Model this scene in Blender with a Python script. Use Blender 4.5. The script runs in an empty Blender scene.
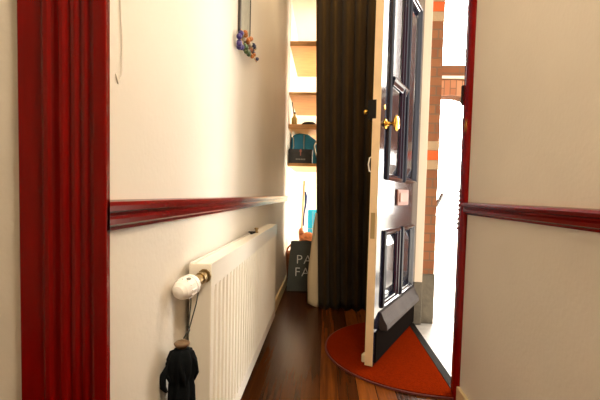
import bpy, bmesh, math, random
from mathutils import Vector, Matrix
R = random.Random(7)
S = bpy.context.scene
COL = S.collection
PI = math.pi

# ------------------------------------------------------------------ helpers
def link(o):
    COL.objects.link(o); return o

def root_loc(p):
    v = Vector((0, 0, 0))
    while p is not None:
        v += p.location; p = p.parent
    return v

def obj(name, bm, mat, parent=None, smooth=False, bevel=0, local=False, sub=0):
    """one mesh object; geometry is given in world metres unless local"""
    me = bpy.data.meshes.new(name)
    if parent is not None and not local:
        bmesh.ops.translate(bm, verts=bm.verts, vec=-root_loc(parent))
    bmesh.ops.recalc_face_normals(bm, faces=bm.faces)
    bm.to_mesh(me); bm.free()
    for m in (mat if isinstance(mat, (list, tuple)) else [mat]):
        me.materials.append(m)
    if smooth:
        for p in me.polygons: p.use_smooth = True
    o = link(bpy.data.objects.new(name, me))
    if parent is not None: o.parent = parent
    if bevel:
        b = o.modifiers.new('bevel', 'BEVEL'); b.width = bevel; b.segments = 2; b.limit_method = 'ANGLE'
    if sub:
        s = o.modifiers.new('sub', 'SUBSURF'); s.levels = sub; s.render_levels = sub
    return o

def tag(o, label=None, cat=None, group=None, kind=None):
    if label: o['label'] = label
    if cat: o['category'] = cat
    if group: o['group'] = group
    if kind: o['kind'] = kind
    return o

def thing(name, label, cat, loc, rz=0, group=None, kind=None):
    o = link(bpy.data.objects.new(name, None))
    o.location = loc; o.rotation_euler = (0, 0, rz); o.empty_display_size = .05
    return tag(o, label, cat, group, kind)

def struct(name, bm, mat, label=None, cat=None, **k):
    o = obj(name, bm, mat, **k); return tag(o, label, cat, kind='structure')

def box(bm, x0, x1, y0, y1, z0, z1, mi=0):
    vs = [bm.verts.new((x, y, z)) for x in (x0, x1) for y in (y0, y1) for z in (z0, z1)]
    for q in ((0,1,3,2), (4,6,7,5), (0,4,5,1), (2,3,7,6), (0,2,6,4), (1,5,7,3)):
        f = bm.faces.new([vs[i] for i in q]); f.material_index = mi
    return bm

def B(*a):
    bm = bmesh.new()
    for q in (a if isinstance(a[0], (tuple, list)) else [a]): box(bm, *q)
    return bm

def prism(bm, pts, f, a, b):
    """closed polygon pts (2-D) swept from a to b; f(u, v, w) gives the point"""
    A = [bm.verts.new(f(u, v, a)) for u, v in pts]
    Bv = [bm.verts.new(f(u, v, b)) for u, v in pts]
    n = len(pts)
    for i in range(n):
        bm.faces.new((A[i], A[(i+1) % n], Bv[(i+1) % n], Bv[i]))
    bm.faces.new(A[::-1]); bm.faces.new(Bv)
    return bm

def tube(bm, pts, r, n=8, cap=True):
    pts = [Vector(p) for p in pts]
    rr = r if isinstance(r, (list, tuple)) else [r]*len(pts)
    rings = []; up = None
    for i, p in enumerate(pts):
        d = (pts[min(i+1, len(pts)-1)] - pts[max(i-1, 0)]).normalized()
        if up is None: up = Vector((0, 0, 1)) if abs(d.z) < .9 else Vector((1, 0, 0))
        a = (up - d*up.dot(d)).normalized(); b = d.cross(a); up = a
        rings.append([bm.verts.new(p + (a*math.cos(2*PI*k/n) + b*math.sin(2*PI*k/n))*rr[i]) for k in range(n)])
    for A, C in zip(rings, rings[1:]):
        for k in range(n): bm.faces.new((A[k], A[(k+1) % n], C[(k+1) % n], C[k]))
    if cap:
        bm.faces.new(rings[0][::-1]); bm.faces.new(rings[-1])
    return bm

def lathe(bm, prof, o, axis, n=24, sx=1, sy=1):
    """prof: (distance along axis, radius)"""
    d = Vector(axis).normalized(); o = Vector(o)
    h = Vector((0, 0, 1)) if abs(d.z) < .9 else Vector((1, 0, 0))
    a = h.cross(d).normalized(); b = d.cross(a)
    rings = [[bm.verts.new(o + d*t + (a*math.cos(2*PI*k/n)*sx + b*math.sin(2*PI*k/n)*sy)*max(r, .0004)) for k in range(n)] for t, r in prof]
    for A, C in zip(rings, rings[1:]):
        for k in range(n): bm.faces.new((A[k], A[(k+1) % n], C[(k+1) % n], C[k]))
    bm.faces.new(rings[0][::-1]); bm.faces.new(rings[-1])
    return bm

def sphere(bm, c, r, sx=1, sy=1, sz=1, u=12, v=8):
    m = Matrix.Translation(c) @ Matrix.Diagonal((sx, sy, sz, 1))
    bmesh.ops.create_uvsphere(bm, u_segments=u, v_segments=v, radius=r, matrix=m); return bm

# ------------------------------------------------------------------ materials
def nt(name):
    m = bpy.data.materials.new(name); m.use_nodes = True
    t = m.node_tree; return m, t, t.nodes['Principled BSDF']

def N(t, typ, **k):
    n = t.nodes.new(typ)
    for a, v in k.items():
        if a in n.inputs: n.inputs[a].default_value = v
        else: setattr(n, a, v)
    return n

def mat(name, col, rough=.5, metal=0, coat=0, bump=0, bscale=40, var=0, vscale=6, stretch=(1, 1, 1), spec=.5, sheen=0, world=False, coatr=.1):
    m, t, p = nt(name)
    p.inputs['Base Color'].default_value = (*col, 1)
    p.inputs['Roughness'].default_value = rough
    p.inputs['Metallic'].default_value = metal
    p.inputs['Coat Weight'].default_value = coat
    p.inputs['Coat Roughness'].default_value = coatr
    p.inputs['Specular IOR Level'].default_value = spec
    p.inputs['Sheen Weight'].default_value = sheen
    tc = N(t, 'ShaderNodeTexCoord'); mp = N(t, 'ShaderNodeMapping'); mp.inputs['Scale'].default_value = stretch
    t.links.new(tc.outputs['Object'], mp.inputs['Vector'])
    if bump:
        no = N(t, 'ShaderNodeTexNoise', Scale=bscale, Detail=4.0)
        bu = N(t, 'ShaderNodeBump', Strength=bump, Distance=.01)
        t.links.new(mp.outputs[0], no.inputs['Vector']); t.links.new(no.outputs[0], bu.inputs['Height'])
        t.links.new(bu.outputs[0], p.inputs['Normal'])
        if coat: t.links.new(bu.outputs[0], p.inputs['Coat Normal'])
    if var:
        n2 = N(t, 'ShaderNodeTexNoise', Scale=vscale, Detail=5.0)
        t.links.new(mp.outputs[0], n2.inputs['Vector'])
        r = N(t, 'ShaderNodeValToRGB')
        r.color_ramp.elements[0].position = .3; r.color_ramp.elements[1].position = .7
        r.color_ramp.elements[0].color = (*[c*(1-var) for c in col], 1)
        r.color_ramp.elements[1].color = (*[min(1, c*(1+var)) for c in col], 1)
        t.links.new(n2.outputs[0], r.inputs[0]); t.links.new(r.outputs[0], p.inputs['Base Color'])
    return m

M = {}
M['wall'] = mat('cream_wall_paint', (.63, .57, .485), .55, bump=.10, bscale=60, var=.03, vscale=3)
M['ceil'] = mat('ceiling_paint', (.80, .76, .68), .8)
M['red'] = mat('red_gloss_paint', (.155, .002, .0012), .12, spec=.14, bump=.05, bscale=22, stretch=(6, 6, 1), var=.15, vscale=9)
M['redrail'] = mat('red_gloss_rail', (.13, .002, .0012), .2, spec=.2, bump=.08, bscale=24, stretch=(4, 1, 4))
M['cream'] = mat('cream_gloss_paint', (.72, .52, .30), .4, bump=.08, bscale=30, var=.06, vscale=12)
M['post'] = mat('cream_post_paint', (.64, .52, .39), .5, bump=.06, bscale=30)
M['base'] = mat('baseboard_paint', (.60, .46, .25), .5)
M['white'] = mat('white_enamel', (.82, .76, .66), .3, coat=.2)
M['plastic'] = mat('white_plastic', (.88, .84, .80), .35)
M['navy'] = mat('navy_gloss_paint', (.010, .010, .020), .10, bump=.03, bscale=9, stretch=(1, 1, .6))
M['navyworn'] = mat('worn_navy_paint', (.05, .038, .034), .7, spec=.1, bump=.1, bscale=60, var=.2)
M['brass'] = mat('brass', (.70, .40, .07), .22, metal=1)
M['oldbrass'] = mat('aged_brass', (.35, .25, .12), .35, metal=1)
M['darkmetal'] = mat('dark_iron', (.006, .0045, .003), .5, spec=.15)
M['grey'] = mat('grey_metal', (.35, .35, .36), .4, metal=.8)
M['black'] = mat('black_cloth', (.004, .005, .006), .9, spec=.1, bump=.2, bscale=90)
M['cord'] = mat('dark_cord', (.02, .02, .015), .7)
M['mat'] = mat('red_coir', (.18, .014, .0013), .95, bump=.9, bscale=260, var=.25, vscale=120, spec=0)
M['matedge'] = mat('dark_rubber_edge', (.10, .012, .006), .8)
M['curtain'] = mat('olive_brown_velvet', (.038, .022, .007), .9, sheen=.04, bump=.1, bscale=120, spec=.1, var=.15, vscale=3)
M['lining'] = mat('cream_lining', (.62, .50, .32), .85, bump=.1, bscale=80)
M['stone'] = mat('pale_doorstep_stone', (.55, .50, .44), .5, bump=.25, bscale=30, var=.15, vscale=14)
M['plinth'] = mat('grey_plinth_stone', (.11, .09, .06), .7, bump=.3, bscale=40, var=.25, vscale=12)
M['pave'] = mat('pale_paving', (.62, .60, .56), .8, var=.1, vscale=3)
M['orange'] = mat('orange_brick', (.55, .09, .01), .8, bump=.3, bscale=60)
M['palebrick'] = mat('pale_stone_block', (.36, .24, .13), .8, bump=.2, bscale=60)
M['mortar'] = mat('white_stone_band', (.75, .68, .55), .8)
M['shelf'] = mat('varnished_pine', (.50, .24, .065), .4, var=.25, vscale=10, stretch=(.6, 5, 5))
M['teal'] = mat('teal_fabric', (.004, .19, .36), .6, bump=.1, bscale=70)
M['piping'] = mat('pale_piping', (.42, .42, .36), .6)
M['boxblack'] = mat('black_card', (.010, .008, .006), .45)
M['labelred'] = mat('label_red', (.40, .10, .06), .5)
M['labelgrey'] = mat('label_grey', (.25, .24, .20), .5)
M['bag'] = mat('charcoal_paper', (.072, .078, .068), .8, var=.12, vscale=8)
M['letter'] = mat('white_print', (.75, .75, .70), .7)
M['wicker'] = mat('wicker', (.26, .075, .015), .6, bump=.8, bscale=90, var=.3, vscale=60)
M['wood'] = mat('pale_wood', (.55, .33, .17), .5)
M['cyan'] = mat('cyan_wrap', (.01, .36, .62), .35)
M['blue'] = mat('dark_blue_cloth', (.01, .03, .12), .8)
M['fur'] = mat('ginger_leather', (.34, .10, .02), .55, bump=.6, bscale=50, var=.4, vscale=30)
M['bottle'] = mat('yellow_bottle_glass', (.35, .24, .06), .2)
M['hat'] = mat('black_felt', (.012, .010, .008), .85)
M['art'] = mat('greenish_woven_panel', (.35, .34, .28), .7, bump=.3, bscale=80, var=.2, vscale=30, stretch=(1, 3, 1))
M['frame'] = mat('dark_frame_wood', (.03, .02, .012), .4)
for n_, c_ in dict(violet=(.03, .015, .14), amber=(.36, .11, .012), green=(.05, .09, .03), bone=(.5, .44, .34), navyb=(.010, .012, .05), rust=(.15, .03, .006)).items():
    M['bead_'+n_] = mat('bead_'+n_, c_, .3)

def wood_floor():
    m, t, p = nt('dark_plank_floor')
    tc = N(t, 'ShaderNodeTexCoord'); sp = N(t, 'ShaderNodeSeparateXYZ'); t.links.new(tc.outputs['Object'], sp.inputs[0])
    div = N(t, 'ShaderNodeMath', operation='DIVIDE'); div.inputs[1].default_value = .092
    t.links.new(sp.outputs[0], div.inputs[0])
    fl = N(t, 'ShaderNodeMath', operation='FLOOR'); t.links.new(div.outputs[0], fl.inputs[0])
    fr = N(t, 'ShaderNodeMath', operation='FRACT'); t.links.new(div.outputs[0], fr.inputs[0])
    wn = N(t, 'ShaderNodeTexWhiteNoise', noise_dimensions='1D'); t.links.new(fl.outputs[0], wn.inputs['W'])
    mp = N(t, 'ShaderNodeMapping'); mp.inputs['Scale'].default_value = (28, 1.3, 1)
    ad = N(t, 'ShaderNodeVectorMath', operation='ADD'); t.links.new(tc.outputs['Object'], ad.inputs[0]); t.links.new(wn.outputs['Color'], ad.inputs[1])
    t.links.new(ad.outputs[0], mp.inputs[0])
    no = N(t, 'ShaderNodeTexNoise', Scale=1.6, Detail=6.0, Roughness=.6); t.links.new(mp.outputs[0], no.inputs[0])
    mx = N(t, 'ShaderNodeMath', operation='MULTIPLY_ADD'); mx.inputs[1].default_value = .6; 
    ms = N(t, 'ShaderNodeMath', operation='MULTIPLY'); ms.inputs[1].default_value = .42; t.links.new(wn.outputs[0], ms.inputs[0])
    t.links.new(no.outputs[0], mx.inputs[0]); t.links.new(ms.outputs[0], mx.inputs[2])
    r = N(t, 'ShaderNodeValToRGB'); e = r.color_ramp.elements
    e[0].position = .15; e[0].color = (.018, .0055, .0015, 1); e[1].position = .85; e[1].color = (.24, .065, .009, 1)
    e.new(.5).color = (.07, .018, .003, 1)
    t.links.new(mx.outputs[0], r.inputs[0])
    # gaps between the boards
    ab = N(t, 'ShaderNodeMath', operation='LESS_THAN'); ab.inputs[1].default_value = .03; t.links.new(fr.outputs[0], ab.inputs[0])
    mix = N(t, 'ShaderNodeMix', data_type='RGBA'); t.links.new(ab.outputs[0], mix.inputs[0]); t.links.new(r.outputs[0], mix.inputs[6]); mix.inputs[7].default_value = (.008, .004, .002, 1)
    t.links.new(mix.outputs[2], p.inputs['Base Color'])
    p.inputs['Roughness'].default_value = .26; p.inputs['Specular IOR Level'].default_value = .1
    bu = N(t, 'ShaderNodeBump', Strength=.12, Distance=.01); t.links.new(no.outputs[0], bu.inputs['Height']); t.links.new(bu.outputs[0], p.inputs['Normal'])
    return m
M['floor'] = wood_floor()

def brick(name, cols, mort, axes, bw=.21, bh=.068, vertical=False):
    m, t, p = nt(name)
    tc = N(t, 'ShaderNodeTexCoord'); sp = N(t, 'ShaderNodeSeparateXYZ'); t.links.new(tc.outputs['Object'], sp.inputs[0])
    cb = N(t, 'ShaderNodeCombineXYZ')
    ad = N(t, 'ShaderNodeMath', operation='ADD'); t.links.new(sp.outputs[0], ad.inputs[0]); t.links.new(sp.outputs[1], ad.inputs[1])
    t.links.new(ad.outputs[0], cb.inputs[1 if vertical else 0]); t.links.new(sp.outputs[2], cb.inputs[0 if vertical else 1])
    b = N(t, 'ShaderNodeTexBrick', Scale=1.0)
    b.inputs['Brick Width'].default_value = bw; b.inputs['Row Height'].default_value = bh
    b.inputs['Mortar Size'].default_value = .006; b.inputs['Bias'].default_value = 0
    b.inputs['Color1'].default_value = (*cols[0], 1); b.inputs['Color2'].default_value = (*cols[1], 1); b.inputs['Mortar'].default_value = (*mort, 1)
    t.links.new(cb.outputs[0], b.inputs['Vector']); t.links.new(b.outputs['Color'], p.inputs['Base Color'])
    bu = N(t, 'ShaderNodeBump', Strength=.5, Distance=.01); t.links.new(b.outputs['Fac'], bu.inputs['Height']); bu.invert = True
    t.links.new(bu.outputs[0], p.inputs['Normal']); p.inputs['Roughness'].default_value = .85
    return m
M['brick'] = brick('brown_brick', ((.25, .095, .032), (.19, .062, .020)), (.15, .08, .04), 'xz')
M['soldier'] = brick('soldier_brick', ((.30, .085, .028), (.50, .24, .12)), (.2, .1, .05), 'xz', vertical=True)

def glass():
    m, t, p = nt('window_glass')
    p.inputs['Transmission Weight'].default_value = 1; p.inputs['Roughness'].default_value = 0; p.inputs['IOR'].default_value = 1.02
    return m
M['glass'] = glass()

# ------------------------------------------------------------------ the shell of the hall
struct('floor', B((-2.0, .655, -1.8, 5.6, -.10, 0)), M['floor'])
struct('ceiling', B((-2.0, .84, -1.8, 5.7, 2.9, 3.0)), M['ceil'])
struct('wall_left', B((-.52, -.385, .735, 5.6, 0, 2.9)), M['wall'])
struct('wall_front', B((-2.0, -.521, .735, .80, 0, 2.9)), M['wall'])
struct('wall_back', B((-2.0, .655, -1.92, -1.8, 0, 2.9)), M['wall'])
struct('wall_side', B((-2.12, -2.0, -1.92, .80, 0, 2.9)), M['wall'])
struct('wall_end', B((-.52, .84, 5.5, 5.62, 0, 2.9)), M['white'])
struct('wall_light_baffle', B((-.055, .649, 4.20, 4.27, 0, 2.9)), M['wall'])  # unseen baffle, added to keep window light off the left wall
WY0, WY1, WZ0, WZ1 = 4.5, 5.44, .35, 2.84  # extent of the assumed window opening
struct('wall_right', B((.65, .741, -1.8, 2.0, 0, 2.9), (.65, .741, 2.0, 3.2, 2.42, 2.9), (.65, .741, 3.2, WY0, 0, 2.9),
                       (.65, .741, WY1, 5.5, 0, 2.9), (.65, .741, WY0, WY1, 0, WZ0), (.65, .741, WY0, WY1, WZ1, 2.9)), M['wall'])
struct('wall_outside', B((.743, .838, -1.8, 1.97, -.1, 3.6), (.743, .838, 1.97, 3.19, 2.46, 3.6), (.743, .838, 3.19, WY0, .374, 3.6),
                         (.743, .838, WY1, 5.7, -.1, 3.6), (.743, .838, WY0, WY1, -.1, WZ0), (.743, .838, WY0, WY1, WZ1, 3.6)), M['brick'])
# contrasting blocks in the brick reveal
acc = bmesh.new()
for z in (1.228, 2.305):
    box(acc, .746, .8395, 3.186, 3.30, z, z+.068)
struct('trim_1', acc, M['orange'], 'orange brick courses between pale blocks in the outer door reveal', 'brick')
acc = bmesh.new()
for z in (1.228, 2.305):
    box(acc, .746, .839, 3.187, 3.30, z-.07, z-.003); box(acc, .746, .839, 3.187, 3.30, z+.071, z+.138)
struct('trim_2', acc, M['palebrick'], 'pale stone blocks above and below the orange reveal bricks', 'stone block')

# assumed window at the end of the hall, unseen behind the curtain
w = thing('window_assumed', 'assumed white window at the hall end, unseen behind the curtain', 'window', (.71, (WY0+WY1)/2, WZ0), kind='structure')
fb = B((.69, .74, WY0, WY0+.05, WZ0, WZ1), (.69, .74, WY1-.05, WY1, WZ0, WZ1), (.69, .74, WY0, WY1, WZ0, WZ0+.05), (.69, .74, WY0, WY1, WZ1-.05, WZ1), (.69, .74, WY0, WY1, 1.8, 1.84))
obj('window_frame', fb, M['white'], w); obj('pane', B((.712, .718, WY0+.05, WY1-.05, WZ0+.05, WZ1-.05)), M['glass'], w)

# baseboards, rails
struct('baseboard_left', B((-.385, -.367, .80, 5.5, 0, .095)), M['base'], bevel=.004)
struct('baseboard_right', B((0.634, .65, -1.8, 1.945, 0, .078)), M['base'], bevel=.004)

def rail_profile(sgn, x):
    pts = [(0, .877), (.010, .877), (.013, .884), (.020, .888), (.022, .898), (.017, .904), (.020, .909), (.028, .913), (.030, .922), (.024, .929), (.0, .932)]
    return [(x + sgn*a, z) for a, z in pts]
bm = prism(bmesh.new(), rail_profile(.68, -.385), lambda u, v, w: (u, w if w > 1 else .735 + (-.385-u)*1.9, v), .735, 4.255)   # mitred against the casing
struct('trim_3', bm, M['redrail'], 'dark red glossy dado rail on the left wall above the radiator', 'dado rail')
bm = prism(bmesh.new(), rail_profile(-1, .65), lambda u, v, w: (u, w, v), -1.8, 1.95)
struct('trim_4', bm, M['redrail'], 'dark red dado rail on the plain right wall', 'dado rail')
struct('trim_5', B((-.386, -.3815, 4.25, 4.262, .93, 2.9)), M['grey'], 'thin grey corner bead up the left wall end', 'corner bead')

# big red moulded casing of the opening the camera looks through
prof = [(-.546, .735), (-.546, .722), (-.500, .720), (-.497, .714), (-.490, .709), (-.482, .708), (-.477, .712), (-.472, .712), (-.464, .707),
        (-.456, .701), (-.450, .700), (-.446, .702), (-.443, .706), (-.440, .706), (-.436, .701), (-.428, .698), (-.424, .699), (-.421, .702), (-.418, .702), (-.415, .697),
        (-.408, .694), (-.404, .695), (-.401, .698), (-.398, .698), (-.395, .692), (-.388, .687), (-.370, .684), (-.366, .684), (-.3645, .686), (-.382, .7195), (-.3845, .7335), (-.3845, .735)]
struct('trim_6', prism(bmesh.new(), prof, lambda u, v, w: (u, v, w), 0, 2.9), M['red'], 'wide dark red moulded door casing at the left edge', 'door casing', bevel=.0015)
# near casing of the front door
prof = [(.65, 1.945), (.642, 1.945), (.634, 1.955), (.632, 1.97), (.637, 1.985), (.635, 2.0), (.637, 2.015), (.637, 2.034), (.741, 2.034), (.741, 2.0), (.65, 2.0)]
fr = struct('trim_7', prism(bmesh.new(), prof, lambda u, v, w: (u, v, w), 0, 2.42), M['red'], 'dark red front door jamb at the edge of the right wall', 'door jamb')
obj('strike_plate', B((.629, .66, 2.034, 2.050, 1.385, 1.478)), M['darkmetal'], fr, bevel=.003)
bm = bmesh.new()
for k in range(9): box(bm, .634, .644, 2.034, 2.043, .80+k*.022, .812+k*.022)
obj('chain_track', bm, M['darkmetal'], fr)
# far cream jamb on its stone block, head of the frame
struct('trim_8', B((.66, .741, 3.135, 3.2, .318, 2.42), (.66, .741, 2.034, 3.2, 2.39, 2.46)), M['post'], 'cream front door frame post and head beside the brick reveal', 'door frame', bevel=.004)
struct('trim_9', B((.655, .7425, 3.128, 3.199, 0, .315), (.7435, .845, 3.18, 4.2, -.1, .372)), M['plinth'], 'grey stone plinth block under the cream door frame post', 'plinth', bevel=.006)
struct('trim_10', B((.645, .690, 2.0, 3.2, -.02, .012)), mat('dark_oak_sill', (.012, .008, .005), .8, spec=.05), 'dark threshold strip between doormat and doorstep', 'threshold', bevel=.003)
struct('ground_doorstep', B((.690, 1.6, 1.6, 5.2, -.12, -.004)), M['stone'], 'pale stone doorstep slab outside the front door', 'doorstep', bevel=.006)
struct('ground', B((.845, 16, -8, 24, -.25, -.06)), M['pave'])

# porch arch across the street end
def arch_pts(cx, HW, ZS, ZCR, grow=0, n=20):
    R0 = (HW*HW + (ZCR-ZS)**2)/(2*(ZCR-ZS)); zc = ZCR - R0; a0 = math.asin(min(1, HW/R0))
    return [(cx + (R0+grow)*math.sin(a), zc + (R0+grow)*math.cos(a)) for a in [(-a0 + 2*a0*i/n) for i in range(n+1)]]
ARCH = {'trim_11': (1.42, .52, 1.62, 2.13), 'trim_13': (3.06, .48, 1.52, 1.62)}
A1, A2 = arch_pts(*ARCH['trim_11']), arch_pts(*ARCH['trim_13'])
pts = [(.845, 2.47), (.845, -.06), (A1[0][0], -.06)] + A1 + [(A1[-1][0], -.06), (A2[0][0], -.06)] + A2 + [(A2[-1][0], -.06), (3.75, -.06), (3.75, 2.47)]
struct('trim_14', B((1.78, 2.64, 4.99, 5.23, 2.47, 5.6)), M['brick'], 'taller brick pier rising between the porch arches', 'brick pier')
struct('wall_porch', prism(bmesh.new(), pts[::-1], lambda u, v, w: (u, w, v), 5.0, 5.22), M['brick'], 'brown brick porch wall with two arched openings outside', 'brick wall')
for nm, c_ in ARCH.items():
    struct(nm, prism(bmesh.new(), arch_pts(*c_) + arch_pts(*c_, .17)[::-1], lambda u, v, w: (u, w, v), 4.985, 5.225), M['soldier'], 'tall arch of upright orange bricks over the near porch opening' if nm == 'trim_11' else 'flat arch of upright bricks over the lower porch opening', 'brick arch')
struct('trim_12', B((.845, 3.75, 4.975, 5.0, 2.315, 2.345)), M['mortar'], 'white stone band across the porch brickwork', 'stone band')

# ------------------------------------------------------------------ front door, standing open into the hall
HX, HY = .685, 3.13
ang = math.atan2(-.9077, -.4197)
door = thing('door_1', 'open front door with glossy dark blue panelled outside face and cream edge', 'door', (HX, HY, 0), ang, kind='structure')
L, T = .953, .045
cols = [(L-.43, L-.14), (.15, L-.53)]            # two panel columns, measured from the hinge
rows_ = [(.335, .74), (1.06, 2.22)]
bm = bmesh.new()
box(bm, .012, L, -T, -.018, .02, 2.36)
box(bm, .012, cols[1][0], -.018, 0, .02, 2.36); box(bm, cols[1][1], cols[0][0], -.018, 0, .02, 2.36); box(bm, cols[0][1], L, -.018, 0, .02, 2.36)
for c0, c1 in cols:
    for a, b in [(.02, .335), (.74, 1.06), (2.22, 2.36)]: box(bm, c0, c1, -.018, 0, a, b)
bmesh.ops.remove_doubles(bm, verts=bm.verts, dist=1e-5)
bmesh.ops.recalc_face_normals(bm, faces=bm.faces)
for f in bm.faces:
    c = f.calc_center_median()
    f.material_index = 1 if (c.x > L-1e-4 or c.y < -T+1e-4) else 0
leaf = obj('leaf', bm, [M['navy'], M['cream']], door, local=True)
openings = [(c0, c1, a, b) for c0, c1 in cols for a, b in rows_]
def rect_frame(bm, x0, x1, z0, z1, prof):
    """mitred moulding: prof = (inset, height)"""
    loops = [[bm.verts.new(p) for p in ((x0+i, h, z0+i), (x1-i, h, z0+i), (x1-i, h, z1-i), (x0+i, h, z1-i))] for i, h in prof]
    for A, C in zip(loops, loops[1:]):
        for k in range(4): bm.faces.new((A[k], A[(k+1) % 4], C[(k+1) % 4], C[k]))
    return loops
for S0, S1, a, b in openings:
    bm = bmesh.new()
    rect_frame(bm, S0-.02, S1+.02, a-.02, b+.02, [(0, 0), (.002, .012), (.012, .018), (.020, .014), (.026, .004), (.032, .002), (.038, -.008), (.040, -.017)])
    pm = obj('panel_moulding', bm, M['navy'], door, local=True)
    bm = bmesh.new()
    lp = rect_frame(bm, S0+.022, S1-.022, a+.022, b-.022, [(0, -.018), (.03, -.010), (.055, -.003), (.06, -.003)])
    bm.faces.new(lp[-1])
    obj('panel', bm, M['navy'], door, local=True)
def LX(s): return L - s      # distance from the leading edge
wb = [(0, .195), (.0, .300), (.010, .296), (.026, .258), (.046, .228), (.048, .200), (.038, .195)]
obj('weather_bar', prism(bmesh.new(), wb, lambda u, v, w: (w, u, v), LX(.90), LX(.10)), M['navyworn'], door, local=True, bevel=.002)
obj('kick_board', B((LX(.93), LX(.03), 0, .008, .03, .20)), mat('black_kick_board', (.008, .006, .005), .95, spec=0), door, local=True, bevel=.002)
led = [(0, 1.578), (.0, 1.632), (.008, 1.631), (.018, 1.622), (.019, 1.614), (.011, 1.604), (.007, 1.580)]
obj('ledge_moulding', prism(bmesh.new(), led, lambda u, v, w: (w, u, v), LX(.51), LX(.20)), M['navy'], door, local=True, bevel=.001)
lb = obj('letterbox', B((LX(.62), LX(.36), 0, .012, .895, .995)), tag and mat('bronze_letterbox', (.22, .10, .07), .5, spec=.15), door, local=True, bevel=.004)
lb['label'] = 'bronze letterbox flap'
obj('flap', B((LX(.59), LX(.39), .012, .019, .915, .975)), mat('dull_bronze', (.28, .14, .10), .5, spec=.15), lb, local=True, bevel=.003)
kz, ks = 1.345, .085
kn = obj('knob', lathe(bmesh.new(), [(0, .028), (.004, .030), (.008, .024), (.012, .012), (.040, .010), (.046, .016), (.052, .034), (.060, .044), (.066, .043), (.074, .031), (.077, .01)], (LX(ks), 0, kz), (0, 1, 0)), M['brass'], door, local=True, smooth=True)
kn['label'] = 'brass centre knob'
kh = obj('keyhole_plate', lathe(bmesh.new(), [(0, .015), (.004, .014), (.006, .008)], (LX(.06), 0, 1.43), (0, 1, 0)), M['brass'], door, local=True, smooth=True)
rl = obj('rim_lock', B((LX(.16), L+.003, -T-.028, -T+.020, 1.362, 1.462)), M['darkmetal'], door, local=True, bevel=.003)
rl['label'] = 'dark rim lock on the inner face'
obj('lock_knob', lathe(bmesh.new(), [(0, .008), (.012, .007), (.016, .013), (.026, .014), (.030, .008)], (LX(.03), -T-.028, 1.405), (0, -1, 0), n=14), M['brass'], rl, local=True, smooth=True)
obj('lock_plate', B((L, L+.002, -.036, -.012, .72, .86)), M['oldbrass'], door, local=True)
bm = bmesh.new()
tube(bm, [(LX(.01), -T, 1.16), (LX(.01), -T-.012, 1.155), (LX(.01), -T-.018, 1.12), (LX(.01), -T-.012, 1.085), (LX(.01), -T, 1.08)], .004)
obj('hook', bm, M['white'], door, local=True, smooth=True)
obj('door_stop', B((LX(.05), LX(.005), -T-.022, -T, .03, .075)), M['lining'], door, local=True, bevel=.006)

# ------------------------------------------------------------------ radiator
XF, XB = -.310, -.373
Y0, Y1, Z0, Z1 = 1.15, 2.75, .135, .748
rad = thing('radiator', 'long white fluted panel radiator on the left wall under the red rail', 'radiator', (-.336, (Y0+Y1)/2, 0))
n, pitch = 31, .0497
ys = []
y = Y0+.030
xs = [(Y0+.004, XF)]
for k in range(n):
    ys0 = y + k*pitch
    xs += [(ys0, XF), (ys0+.008, XF-.012), (ys0+.020, XF-.012), (ys0+.028, XF)]
xs += [(Y1-.004, XF)]
zs = [(Z0, 0), (Z0+.05, 0), (Z0+.07, 1), (Z1-.085, 1), (Z1-.065, 0), (Z1-.004, 0)]
bm = bmesh.new()
grid = [[bm.verts.new((XF + (x-XF)*k, yy, z)) for yy, x in xs] for z, k in zs]
for A, C in zip(grid, grid[1:]):
    for i in range(len(A)-1): bm.faces.new((A[i], A[i+1], C[i+1], C[i]))
o = obj('front_panel', bm, M['white'], rad)
sm = o.modifiers.new('solid', 'SOLIDIFY'); sm.thickness = .0015; sm.offset = -1 
obj('back_panel', B((XB, XB+.010, Y0+.006, Y1-.006, Z0, Z1-.006)), M['white'], rad)
bm = B((XF-.012, XF+.001, Y0+.002, Y1-.002, Z1-.004, Z1+.003), (XB, XB+.006, Y0+.002, Y1-.002, Z1-.004, Z1+.003), (XB+.010, XF-.016, Y0+.004, Y1-.004, Z1-.006, Z1))
obj('top_grille', bm, M['white'], rad, bevel=.0015)
for ya, yb in ((Y0-.004, Y0+.004), (Y1-.004, Y1+.004)):
    obj('side_cover', B((XB, XF+.001, ya, yb, Z0, Z1+.002)), M['white'], rad, bevel=.003)
bm = bmesh.new()
for k in range(44):
    yy = Y0+.03+k*.0355
    box(bm, XB+.010, XF-.013, yy, yy+.002, Z0+.03, Z1-.03)
obj('convector_fin', bm, M['white'], rad)['kind'] = 'stuff'
for yy in (1.45, 2.45):
    obj('wall_bracket', B((-.3845, XB+.002, yy, yy+.03, .2, .7)), M['grey'], rad)
vx, vz = -.327, .717
va = Vector((-.27, -1, -.17)).normalized()
vo = Vector((vx, Y0-.004, vz))
bm = lathe(bmesh.new(), [(0, .020), (.003, .020), (.004, .013), (.014, .013), (.015, .017), (.026, .017), (.027, .013), (.034, .013), (.035, .016), (.050, .016), (.056, .012), (.066, .012)], vo, va, n=10)
v_ = obj('valve', bm, M['oldbrass'], rad); v_['label'] = 'aged brass valve'
ho = vo + va*.060
hd = obj('thermostat_head', lathe(bmesh.new(), [(0, .014), (.003, .025), (.012, .0285), (.020, .029), (.021, .0265), (.024, .0265), (.025, .0285), (.045, .027), (.060, .023), (.070, .016), (.074, .004)], ho, va, n=28), M['plastic'], rad, smooth=False)
hd['label'] = 'white thermostat head'
bm = bmesh.new()
h = Vector((0, 0, 1)); a_ = h.cross(va).normalized(); b_ = va.cross(a_)
for k in range(12):
    t_ = 2*PI*k/12; c = ho + va*.034 + (a_*math.cos(t_) + b_*math.sin(t_))*.0276
    tube(bm, [c - va*.008, c + va*.012], [.0022, .0015], n=6)
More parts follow.
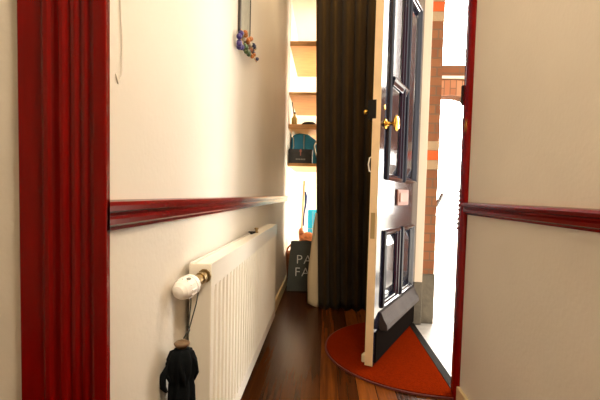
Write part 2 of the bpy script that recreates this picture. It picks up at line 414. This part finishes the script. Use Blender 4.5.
obj('grip_rib', bm, M['plastic'], hd)['kind'] = 'stuff'
c = ho + va*.035 + (b_*.8 + a_*(.35)).normalized()*.0284
gp = bmesh.new(); sphere(gp, c, .006, 1, 1.2, .5); obj('setting_mark', gp, M['labelgrey'], hd)
# small things lying on the radiator's top
bm = tube(bmesh.new(), [(-.352, 2.02, Z1+.007), (-.346, 2.075, Z1+.007)], .006); tube(bm, [(-.366, 2.03, Z1+.011), (-.334, 2.04, Z1+.011)], .004)
tag(obj('radiator_key', bm, M['darkmetal']), 'small dark metal key lying on top of the radiator', 'key')
bm = lathe(bmesh.new(), [(0, .010), (.006, .010), (.007, .007), (.018, .007), (.020, .011), (.026, .010)], (-.343, 2.125, Z1), (0, 0, 1), n=12)
tag(obj('vent_cap', bm, M['oldbrass'], smooth=False), 'small brass cap standing on top of the radiator beyond the key', 'cap')

# ------------------------------------------------------------------ folding umbrella hanging from the valve
ux, uy = -.343, 1.005
um = thing('folding_umbrella', 'black folded umbrella hanging by its cord from the radiator valve', 'umbrella', (ux, uy, .28))
hooky = vo + va*.052
bm = bmesh.new()
tube(bm, [(hooky.x-.012, hooky.y, hooky.z-.012), (hooky.x-.011, hooky.y, hooky.z+.010), (hooky.x, hooky.y, hooky.z+.0165), (hooky.x+.011, hooky.y, hooky.z+.010), (hooky.x+.012, hooky.y, hooky.z-.012)], .0016, n=6)
tube(bm, [(hooky.x-.012, hooky.y, hooky.z-.012), (ux+.004, 1.06, .66), (ux+.010, 1.02, .603)], .0016, n=6)
tube(bm, [(hooky.x+.012, hooky.y, hooky.z-.012), (ux+.018, 1.06, .66), (ux+.012, 1.02, .603)], .0016, n=6)
sphere(bm, (ux+.011, 1.02, .603), .004)
tube(bm, [(ux+.011, 1.02, .603), (ux+.003, 1.008, .585)], .002, n=6)
obj('wrist_cord', bm, M['cord'], um, smooth=True)
bm = lathe(bmesh.new(), [(0, .008), (.002, .017), (.006, .020), (.011, .018), (.014, .012), (.03, .010)], (ux, uy, .580), (0, 0, -1), n=14)
h_ = obj('handle', bm, mat('tan_handle', (.16, .09, .04), .4), um, smooth=True); h_['label'] = 'tan handle'
bm = bmesh.new(); rings = []
for i, (z, r, tw) in enumerate([(.562, .012, 0), (.555, .026, .1), (.535, .033, .2), (.505, .033, .3), (.485, .026, .4), (.470, .030, .5), (.43, .032, .7), (.36, .030, .9), (.30, .024, 1.0), (.285, .012, 1.0)]):
    rings.append([bm.verts.new((ux + r*(1+.14*math.sin(8*(2*PI*k/40)+tw*3))*math.cos(2*PI*k/40), uy + r*1.05*(1+.14*math.sin(8*(2*PI*k/40)+tw*3))*math.sin(2*PI*k/40), z)) for k in range(40)])
for A, C in zip(rings, rings[1:]):
    for k in range(40): bm.faces.new((A[k], A[(k+1) % 40], C[(k+1) % 40], C[k]))
bm.faces.new(rings[0]); bm.faces.new(rings[-1])
cn = obj('canopy', bm, M['black'], um, smooth=True)
bm = bmesh.new()
for k in range(5):
    a0 = k*1.25
    p = [(ux+.014*math.cos(a0), uy+.014*math.sin(a0), .560), (ux+.034*math.cos(a0), uy+.036*math.sin(a0), .530), (ux+.036*math.cos(a0+.2), uy+.038*math.sin(a0+.2), .500), (ux+.030*math.cos(a0+.3), uy+.03*math.sin(a0+.3), .478)]
    tube(bm, p, [.003, .006, .006, .002], n=6)
tube(bm, [(ux-.022, uy-.02, .535), (ux-.037, uy-.03, .50), (ux-.034, uy-.034, .475), (ux-.026, uy-.03, .462)], [.004, .009, .008, .003], n=8)
obj('canopy_fold', bm, M['black'], um, smooth=True)

bm = tube(bmesh.new(), [(-.3835, .748, 1.36), (-.3825, .766, 1.31), (-.3825, .776, 1.22), (-.3825, .774, 1.165), (-.383, .760, 1.145), (-.383, .752, 1.16)], .0016, n=6)
tag(obj('loose_wire', bm, M['wall'], smooth=True), 'thin wall coloured wire looping down beside the red door casing', 'wire')
# ------------------------------------------------------------------ framed panel and bead garland on the left wall
pf = thing('wall_panel', 'narrow greenish panel in a dark frame hanging high on the left wall', 'picture', (-.385, 1.90, 1.66))
ya, yb, za, zb = 1.795, 2.03, 1.63, 2.45
obj('frame', B((-.384, -.372, ya, ya+.012, za, zb), (-.384, -.372, yb-.012, yb, za, zb), (-.384, -.372, ya, yb, za, za+.012), (-.384, -.372, ya, yb, zb-.012, zb)), M['frame'], pf, bevel=.002)
obj('picture', B((-.384, -.376, ya+.012, yb-.012, za+.012, zb-.012)), M['art'], pf)
gd = thing('bead_garland', 'colourful bead and flower cluster hanging at the bottom of the framed panel', 'beads', (-.36, 1.9, 1.53))
names = ['violet', 'amber', 'green', 'bone', 'navyb', 'rust']
strings = bmesh.new()
tube(strings, [(-.371, 1.80, 1.64), (-.360, 1.75, 1.58), (-.362, 1.85, 1.57), (-.362, 1.95, 1.605), (-.362, 2.15, 1.615)], .003, n=6)
tube(strings, [(-.371, 1.80, 1.64), (-.360, 1.86, 1.63), (-.362, 1.98, 1.64), (-.362, 2.09, 1.65)], .003, n=6)
obj('string', strings, M['wood'], gd)
def bead(c, r, col):
    bm = bmesh.new(); sphere(bm, c, r, 1, 1.1, 1); obj('bead', bm, M['bead_'+col], gd, smooth=True)
def bx_(): return -.362+R.uniform(-.006, .010)
for k in range(8): bead((bx_(), 1.715+R.uniform(0, .06), 1.548+R.uniform(0, .055)), .012, 'violet')
for k in range(11):
    t_ = k/10; bead((bx_(), 1.80+.20*t_+R.uniform(-.02, .02), 1.625+.015*t_+R.uniform(-.02, .02)), .011, 'amber' if k % 3 else 'bone')
for k in range(7): bead((bx_(), 1.80+R.uniform(0, .10), 1.555+R.uniform(0, .03)), .011, 'green')
for k in range(9): bead((bx_(), 2.00+R.uniform(0, .10), 1.630+R.uniform(0, .04)), .010, ('navyb', 'bone', 'navyb')[k % 3])
for k in range(9): bead((bx_(), 1.93+R.uniform(0, .23), 1.595+R.uniform(0, .035)), .009, ('rust', 'navyb', 'amber')[k % 3])

# ------------------------------------------------------------------ curtain
ct = thing('door_curtain', 'heavy dark olive brown draught curtain hanging in deep folds across the hall', 'curtain', (.27, 3.5, 0))
bm = bmesh.new(); rows = []
NX, NZ = 170, 40
def left_edge(z): return -.122 + .045*min(1, (2.6-z)/1.7) + (.03*((.9-z)/.9) if z < .9 else 0) 
for j in range(NZ+1):
    z = .0005 + 2.8595*j/NZ
    x0 = left_edge(min(z, 2.6)); row = []
    for i in range(NX+1):
        t_ = i/NX; x = x0 + (.635-x0)*t_
        u = t_*47 + .35*math.sin(z*1.1)
        d = math.sin(u) + .45*math.sin(u*.47+1.3) + .25*math.sin(2.1*u+z*.6)
        amp = .038 + .010*(1-z/2.86)
        row.append(bm.verts.new((x + .010*math.cos(u), 3.49 + amp*d, z )))
    rows.append(row)
for A, C in zip(rows, rows[1:]):
    for i in range(NX): bm.faces.new((A[i], A[i+1], C[i+1], C[i]))
o = obj('curtain_fabric', bm, M['curtain'], ct, smooth=True)
m_ = o.modifiers.new('solid', 'SOLIDIFY'); m_.thickness = .004
bm = bmesh.new(); rows = []
for j in range(25):
    z = .03 + (.80-.03)*j/24; row = []
    for i in range(9):
        t_ = i/8
        xr = left_edge(z)+.02; wl = (.085*(1-.85*max(0, (z-.25)/.55)) if z > .25 else .085)
        xl = left_edge(z) - wl + .012
        row.append(bm.verts.new((xl + (xr-xl)*t_, 3.525 - .018*math.sin(t_*PI) - .01*t_, z - .035*t_*(1-z))))
    rows.append(row)
for A, C in zip(rows, rows[1:]):
    for i in range(8): bm.faces.new((A[i], A[i+1], C[i+1], C[i]))
o = obj('lining', bm, M['lining'], ct, smooth=True); o['label'] = 'cream lining turned out along the edge'
m_ = o.modifiers.new('solid', 'SOLIDIFY'); m_.thickness = .003

# ------------------------------------------------------------------ doormat
dm = thing('doormat', 'red half-round coir doormat on the wooden floor under the open door', 'doormat', (.64, 2.6, 0))
cxm, cym, rm = .642, 2.58, .615
def half(r, n=48): return [(cxm - r*math.cos(a), cym + r*math.sin(a)) for a in [(-PI/2 + PI*i/n) for i in range(n+1)]]
obj('mat_pile', prism(bmesh.new(), half(rm-.012), lambda u, v, w: (u, v, w), .001, .014), M['mat'], dm)
obj('mat_edge', prism(bmesh.new(), half(rm-.010) + half(rm)[::-1], lambda u, v, w: (u, v, w), .001, .010), M['matedge'], dm)

# ------------------------------------------------------------------ closet shelves and what stands on them
for z0, z1, lab in ((2.437, 2.487, 'topmost deep pine shelf across the bright hall end'), (1.951, 1.981, 'second deep pine shelf from the top at the bright hall end'),
                    (1.615, 1.660, 'pine shelf just above the teal bag at the hall end'), (1.235, 1.266, 'lowest pine shelf, holding the black box and teal bag')):
    tag(obj('shelf', B((-.384, .64, 4.30, 5.40, z0, z1)), M['shelf'], bevel=.003), lab, 'shelf', 'deep shelves at the hall end')
# black box with a small printed mark
bx = thing('gift_box', 'black box with a small red and grey mark on the lowest shelf', 'box', (-.25, 4.41, 1.267))
obj('box_body', B((-.378, -.135, 4.33, 4.47, 1.267, 1.385)), M['boxblack'], bx, bevel=.003)
obj('box_lid', B((-.380, -.133, 4.328, 4.472, 1.372, 1.412)), M['boxblack'], bx, bevel=.003)
bm = bmesh.new(); box(bm, -.262, -.252, 4.3265, 4.329, 1.345, 1.385); box(bm, -.268, -.246, 4.3265, 4.329, 1.385, 1.398); sphere(bm, (-.257, 4.328, 1.405), .009, 1, .2, 1)
obj('printed_figure', bm, M['labelred'], bx)
bm = bmesh.new()
for k in range(6): box(bm, -.305+k*.017, -.293+k*.017, 4.3275, 4.331, 1.302, 1.316)
obj('printed_line', bm, M['labelgrey'], bx)
# teal bag
tb = thing('teal_bag', 'rounded teal blue bag with pale piping standing behind the black box', 'bag', (-.2, 4.66, 1.267))
out = [(-.372, 1.268), (-.378, 1.40), (-.372, 1.54), (-.350, 1.592), (-.29, 1.604), (-.20, 1.596), (-.12, 1.545), (-.06, 1.46), (-.04, 1.36), (-.045, 1.268)]
obj('bag_body', prism(bmesh.new(), out, lambda u, v, w: (u, w, v), 4.54, 4.78), M['teal'], tb, bevel=.02, smooth=False)
bm = bmesh.new(); tube(bm, [(-.238, 4.538, 1.27), (-.235, 4.533, 1.42), (-.236, 4.538, 1.585)], .004)
tube(bm, [(-.362, 4.538, 1.41), (-.345, 4.534, 1.46), (-.350, 4.536, 1.56)], .006)
obj('piping', bm, M['piping'], tb, smooth=True)
bm = bmesh.new(); tube(bm, [(-.09, 4.545, 1.53), (-.125, 4.52, 1.47), (-.11, 4.515, 1.40), (-.085, 4.53, 1.33), (-.09, 4.54, 1.29)], .009)
hh = obj('bag_handle', bm, M['piping'], tb, smooth=True)
# third shelf: bottle, dark hat, leaning rod ; second shelf: small board
bt = thing('bottle', 'yellow brown bottle standing at the left end of the third shelf', 'bottle', (-.34, 4.42, 1.661))
obj('bottle_body', lathe(bmesh.new(), [(0, .026), (.004, .030), (.075, .030), (.095, .016), (.105, .012), (.125, .012)], (-.335, 4.42, 1.661), (0, 0, 1)), M['bottle'], bt, smooth=True)
obj('bottle_cap', lathe(bmesh.new(), [(0, .014), (.014, .014)], (-.335, 4.42, 1.786), (0, 0, 1), n=12), M['darkmetal'], bt)
ht = thing('felt_hat', 'flat black hat lying on the third shelf beside the bottle', 'hat', (-.17, 4.48, 1.661))
obj('brim', lathe(bmesh.new(), [(0, .12), (.003, .128), (.008, .122), (.012, .09)], (-.165, 4.48, 1.661), (0, 0, 1), sx=1, sy=.9), M['hat'], ht, smooth=True)
obj('crown', lathe(bmesh.new(), [(0, .092), (.022, .085), (.038, .06), (.043, .02)], (-.185, 4.48, 1.67), (0, 0, 1), sx=.9, sy=.9), M['hat'], ht, smooth=True)
tag(obj('wooden_rod', tube(bmesh.new(), [(-.322, 4.55, 1.665), (-.374, 4.545, 1.935)], .006), M['frame']), 'thin dark rod leaning on the wall above the yellow bottle', 'rod')
bk = thing('wooden_tray', 'flat wooden tray lying on the second shelf from the top', 'tray', (-.2, 5.1, 1.982))
obj('tray_base', B((-.36, .05, 4.9, 5.3, 1.982, 1.990)), M['wood'], bk); obj('tray_rim', B((-.36, .05, 4.9, 4.912, 1.99, 2.03), (-.36, .05, 5.288, 5.3, 1.99, 2.03), (-.36, -.348, 4.912, 5.288, 1.99, 2.03), (.038, .05, 4.912, 5.288, 1.99, 2.03)), M['wood'], bk)

# ------------------------------------------------------------------ on the floor at the end of the hall
pb = thing('paper_bag', 'charcoal paper carrier bag with white letters leaning by the left baseboard', 'bag', (-.2, 4.14, 0))
bm = bmesh.new()
def quad_ring(z, x0, x1, y0, y1): return [bm.verts.new(p) for p in ((x0, y0, z), (x1, y0, z), (x1, (y0+y1)/2, z), (x1, y1, z), (x0, y1, z), (x0, (y0+y1)/2, z))]
r0 = quad_ring(.002, -.348, -.02, 4.06, 4.18); r1 = quad_ring(.16, -.340, -.024, 4.064, 4.178); r2 = quad_ring(.487, -.316, -.038, 4.085, 4.165)
for q in (r1, r2):
    q[2].co.x -= .012; q[5].co.x += .012
for A, C in ((r0, r1), (r1, r2)):
    for k in range(6): bm.faces.new((A[k], A[(k+1) % 6], C[(k+1) % 6], C[k]))
bm.faces.new(r0[::-1])
o = obj('bag_body', bm, M['bag'], pb); m_ = o.modifiers.new('solid', 'SOLIDIFY'); m_.thickness = .002
bm = bmesh.new()
tube(bm, [(-.24, 4.172, .46), (-.235, 4.172, .485), (-.19, 4.171, .50), (-.145, 4.172, .485), (-.14, 4.172, .46)], .003, n=6)
def text(txt, size, x, z, parent, mat_, y, tilt):
    cu = bpy.data.curves.new('lettering', 'FONT'); cu.body = txt; cu.size = size; cu.extrude = .0006; cu.offset = -.0012; cu.space_character = 1.15
    tmp = bpy.data.objects.new('lettering', cu); COL.objects.link(tmp)
    me = bpy.data.meshes.new_from_object(tmp.evaluated_get(bpy.context.evaluated_depsgraph_get()))
    bpy.data.objects.remove(tmp); me.materials.clear(); me.materials.append(mat_)
    me.transform(Matrix.Translation((x, y, z)) @ Matrix.Rotation(PI/2 - tilt, 4, 'X'))
    me.transform(Matrix.Translation(-root_loc(parent)))
    o = link(bpy.data.objects.new('lettering', me)); o.parent = parent; return o
def bag_y(z): return 4.064 + (4.085-4.064)*(z-.16)/(.487-.16) - .0022
tl = math.atan((4.085-4.064)/(.487-.16))
text('PA', .125, -.262, .272, pb, M['letter'], bag_y(.272), tl)
text('FA', .125, -.275, .150, pb, M['letter'], bag_y(.150)-.0005, tl)
bm.free()

wk = thing('wicker_basket', 'brown wicker basket with hoop handle half hidden behind the charcoal bag', 'basket', (-.264, 4.31, 0))
obj('basket_body', lathe(bmesh.new(), [(0, .095), (.005, .10), (.15, .112), (.33, .118), (.345, .122), (.355, .116), (.34, .108), (.02, .09)], (-.264, 4.31, .002), (0, 0, 1), n=32), M['wicker'], wk, smooth=True)
bm = tube(bmesh.new(), [(-.264 - .108*math.cos(PI*i/12), 4.31, .35 + .10*math.sin(PI*i/12)) for i in range(13)], .008)
obj('basket_handle', bm, M['wicker'], wk, smooth=True)
br = thing('broom', 'pale wooden broom standing upright in the bright corner behind the bags', 'broom', (-.235, 4.66, 0))
obj('broom_stick', tube(bmesh.new(), [(-.255, 4.66, .10), (-.228, 4.66, 1.10)], .012), M['wood'], br, smooth=True)
bm = bmesh.new(); prism(bm, [(-.30, .002), (-.20, .002), (-.225, .12), (-.28, .12)], lambda u, v, w: (u, w, v), 4.62, 4.70)
obj('broom_head', bm, M['wicker'], br)
bm = bmesh.new(); tube(bm, [(-.214, 4.64, .98), (-.203, 4.635, .93), (-.206, 4.635, .84), (-.220, 4.635, .74), (-.225, 4.635, .60)], [.008, .016, .013, .009, .008])
tag(obj('dust_cloth', bm, M['blue'], smooth=True), 'dark blue cloth hanging against the broom stick', 'cloth')
ck = thing('cyan_package', 'bright cyan wrapped package standing tall behind the charcoal bag', 'package', (-.1, 4.92, 0))
obj('package_body', B((-.19, .02, 4.86, 5.0, .002, .775)), M['cyan'], ck, bevel=.012)
obj('package_seam', B((-.19, .02, 4.857, 4.861, .55, .556), (-.13, -.126, 4.857, 4.861, .01, .76)), M['piping'], ck)
lh = thing('leather_satchel', 'ginger brown soft leather satchel peeping over the top of the charcoal bag', 'bag', (-.15, 4.52, 0))
bm = bmesh.new(); sphere(bm, (-.165, 4.50, .455), .1, .95, .7, .9, 20, 12); prism(bm, [(-.255, .002), (-.262, .20), (-.250, .42), (-.08, .42), (-.066, .20), (-.075, .002)], lambda u, v, w: (u, w, v), 4.455, 4.56); sphere(bm, (-.24, 4.52, .52), .045, .7, .7, 1.5, 12, 8)
for v in bm.verts:
    v.co += Vector((R.uniform(-.006, .006), R.uniform(-.006, .006), R.uniform(-.006, .006)))
obj('satchel_body', bm, M['fur'], lh, smooth=True)
obj('satchel_flap', tube(bmesh.new(), [(-.25, 4.44, .50), (-.20, 4.425, .47), (-.13, 4.425, .455), (-.08, 4.44, .48)], .014), M['fur'], lh, smooth=True)
# ------------------------------------------------------------------ outside: small bracket on the brick reveal
bm = tube(bmesh.new(), [(.842, 3.22, .885), (.885, 3.20, .985)], .016)
lathe(bm, [(0, .02), (.006, .02)], (.838, 3.22, .88), (1, 0, .3), n=12)
tag(obj('rail_bracket', bm, M['grey']), 'short grey metal bracket slanting off the outer brick reveal', 'bracket')

# ------------------------------------------------------------------ light
wd = bpy.data.worlds.new('daylight'); S.world = wd; wd.use_nodes = True
bg = wd.node_tree.nodes['Background']; bg.inputs[0].default_value = (1, .95, .86, 1); 
wt = wd.node_tree
g_ = N(wt, 'ShaderNodeTexCoord'); dt = N(wt, 'ShaderNodeVectorMath', operation='DOT_PRODUCT')
dt.inputs[1].default_value = Vector((math.sin(.56), math.cos(.56), .22)).normalized()
wt.links.new(g_.outputs['Generated'], dt.inputs[0])
mr = N(wt, 'ShaderNodeMapRange', interpolation_type='SMOOTHSTEP'); mr.inputs['From Min'].default_value = .78; mr.inputs['From Max'].default_value = .99
mr.inputs['To Min'].default_value = 2.0; mr.inputs['To Max'].default_value = 32     # hazy glow of the sky on the street side
wt.links.new(dt.outputs['Value'], mr.inputs[0]); wt.links.new(mr.outputs[0], bg.inputs[1])

def light(name, typ, loc, energy, col, rot=(0, 0, 0), **k):
    d = bpy.data.lights.new(name, typ); d.energy = energy; d.color = col
    for a, v in k.items(): setattr(d, a, v)
    o = link(bpy.data.objects.new(name, d)); o.location = loc; o.rotation_euler = rot; return o
light('assumed_room_lamp', 'POINT', (.48, .15, 2.35), 95, (1, .86, .66), shadow_soft_size=.15)  # assumed lamp, out of view; brightens the near left wall and casing
light('added_hall_fill', 'POINT', (.02, 2.65, 2.75), 17, (1, .80, .54), shadow_soft_size=.12)  # added fill to brighten the far left wall and curtain; no lamp seen here
light('added_window_fill', 'AREA', (.685, (WY0+WY1)/2, (WZ0+WZ1)/2), 115, (1, .90, .70), (0, PI/2, 0), shape='RECTANGLE', size=2.4, size_y=.85, spread=1.9)  # added area light at the assumed window, to brighten the closet
sun = light('sun', 'SUN', (2, 8, 8), 20, (1, .93, .8), angle=.01)
sun.rotation_euler = Vector((-.03, -.80, -1.15)).to_track_quat('-Z', 'Y').to_euler()

# ------------------------------------------------------------------ camera
cd = bpy.data.cameras.new('camera'); cam = link(bpy.data.objects.new('camera', cd))
cd.sensor_width = 36; cd.lens = 420/600*36; cd.shift_y = 17/600; cd.clip_start = .02
r2 = Vector((.99801737, .05830665, .02369952)); u2 = Vector((-.02677946, .05262172, .99825539)); bk_ = Vector((.05695782, -.99691087, .05407881))
cam.matrix_world = Matrix(((r2.x, u2.x, bk_.x, 0), (r2.y, u2.y, bk_.y, 0), (r2.z, u2.z, bk_.z, .95), (0, 0, 0, 1)))
S.camera = cam
S.view_settings.view_transform = 'Standard'; S.view_settings.look = 'None'; S.view_settings.gamma = 1; S.view_settings.use_curve_mapping = False
S.view_settings.exposure = 0
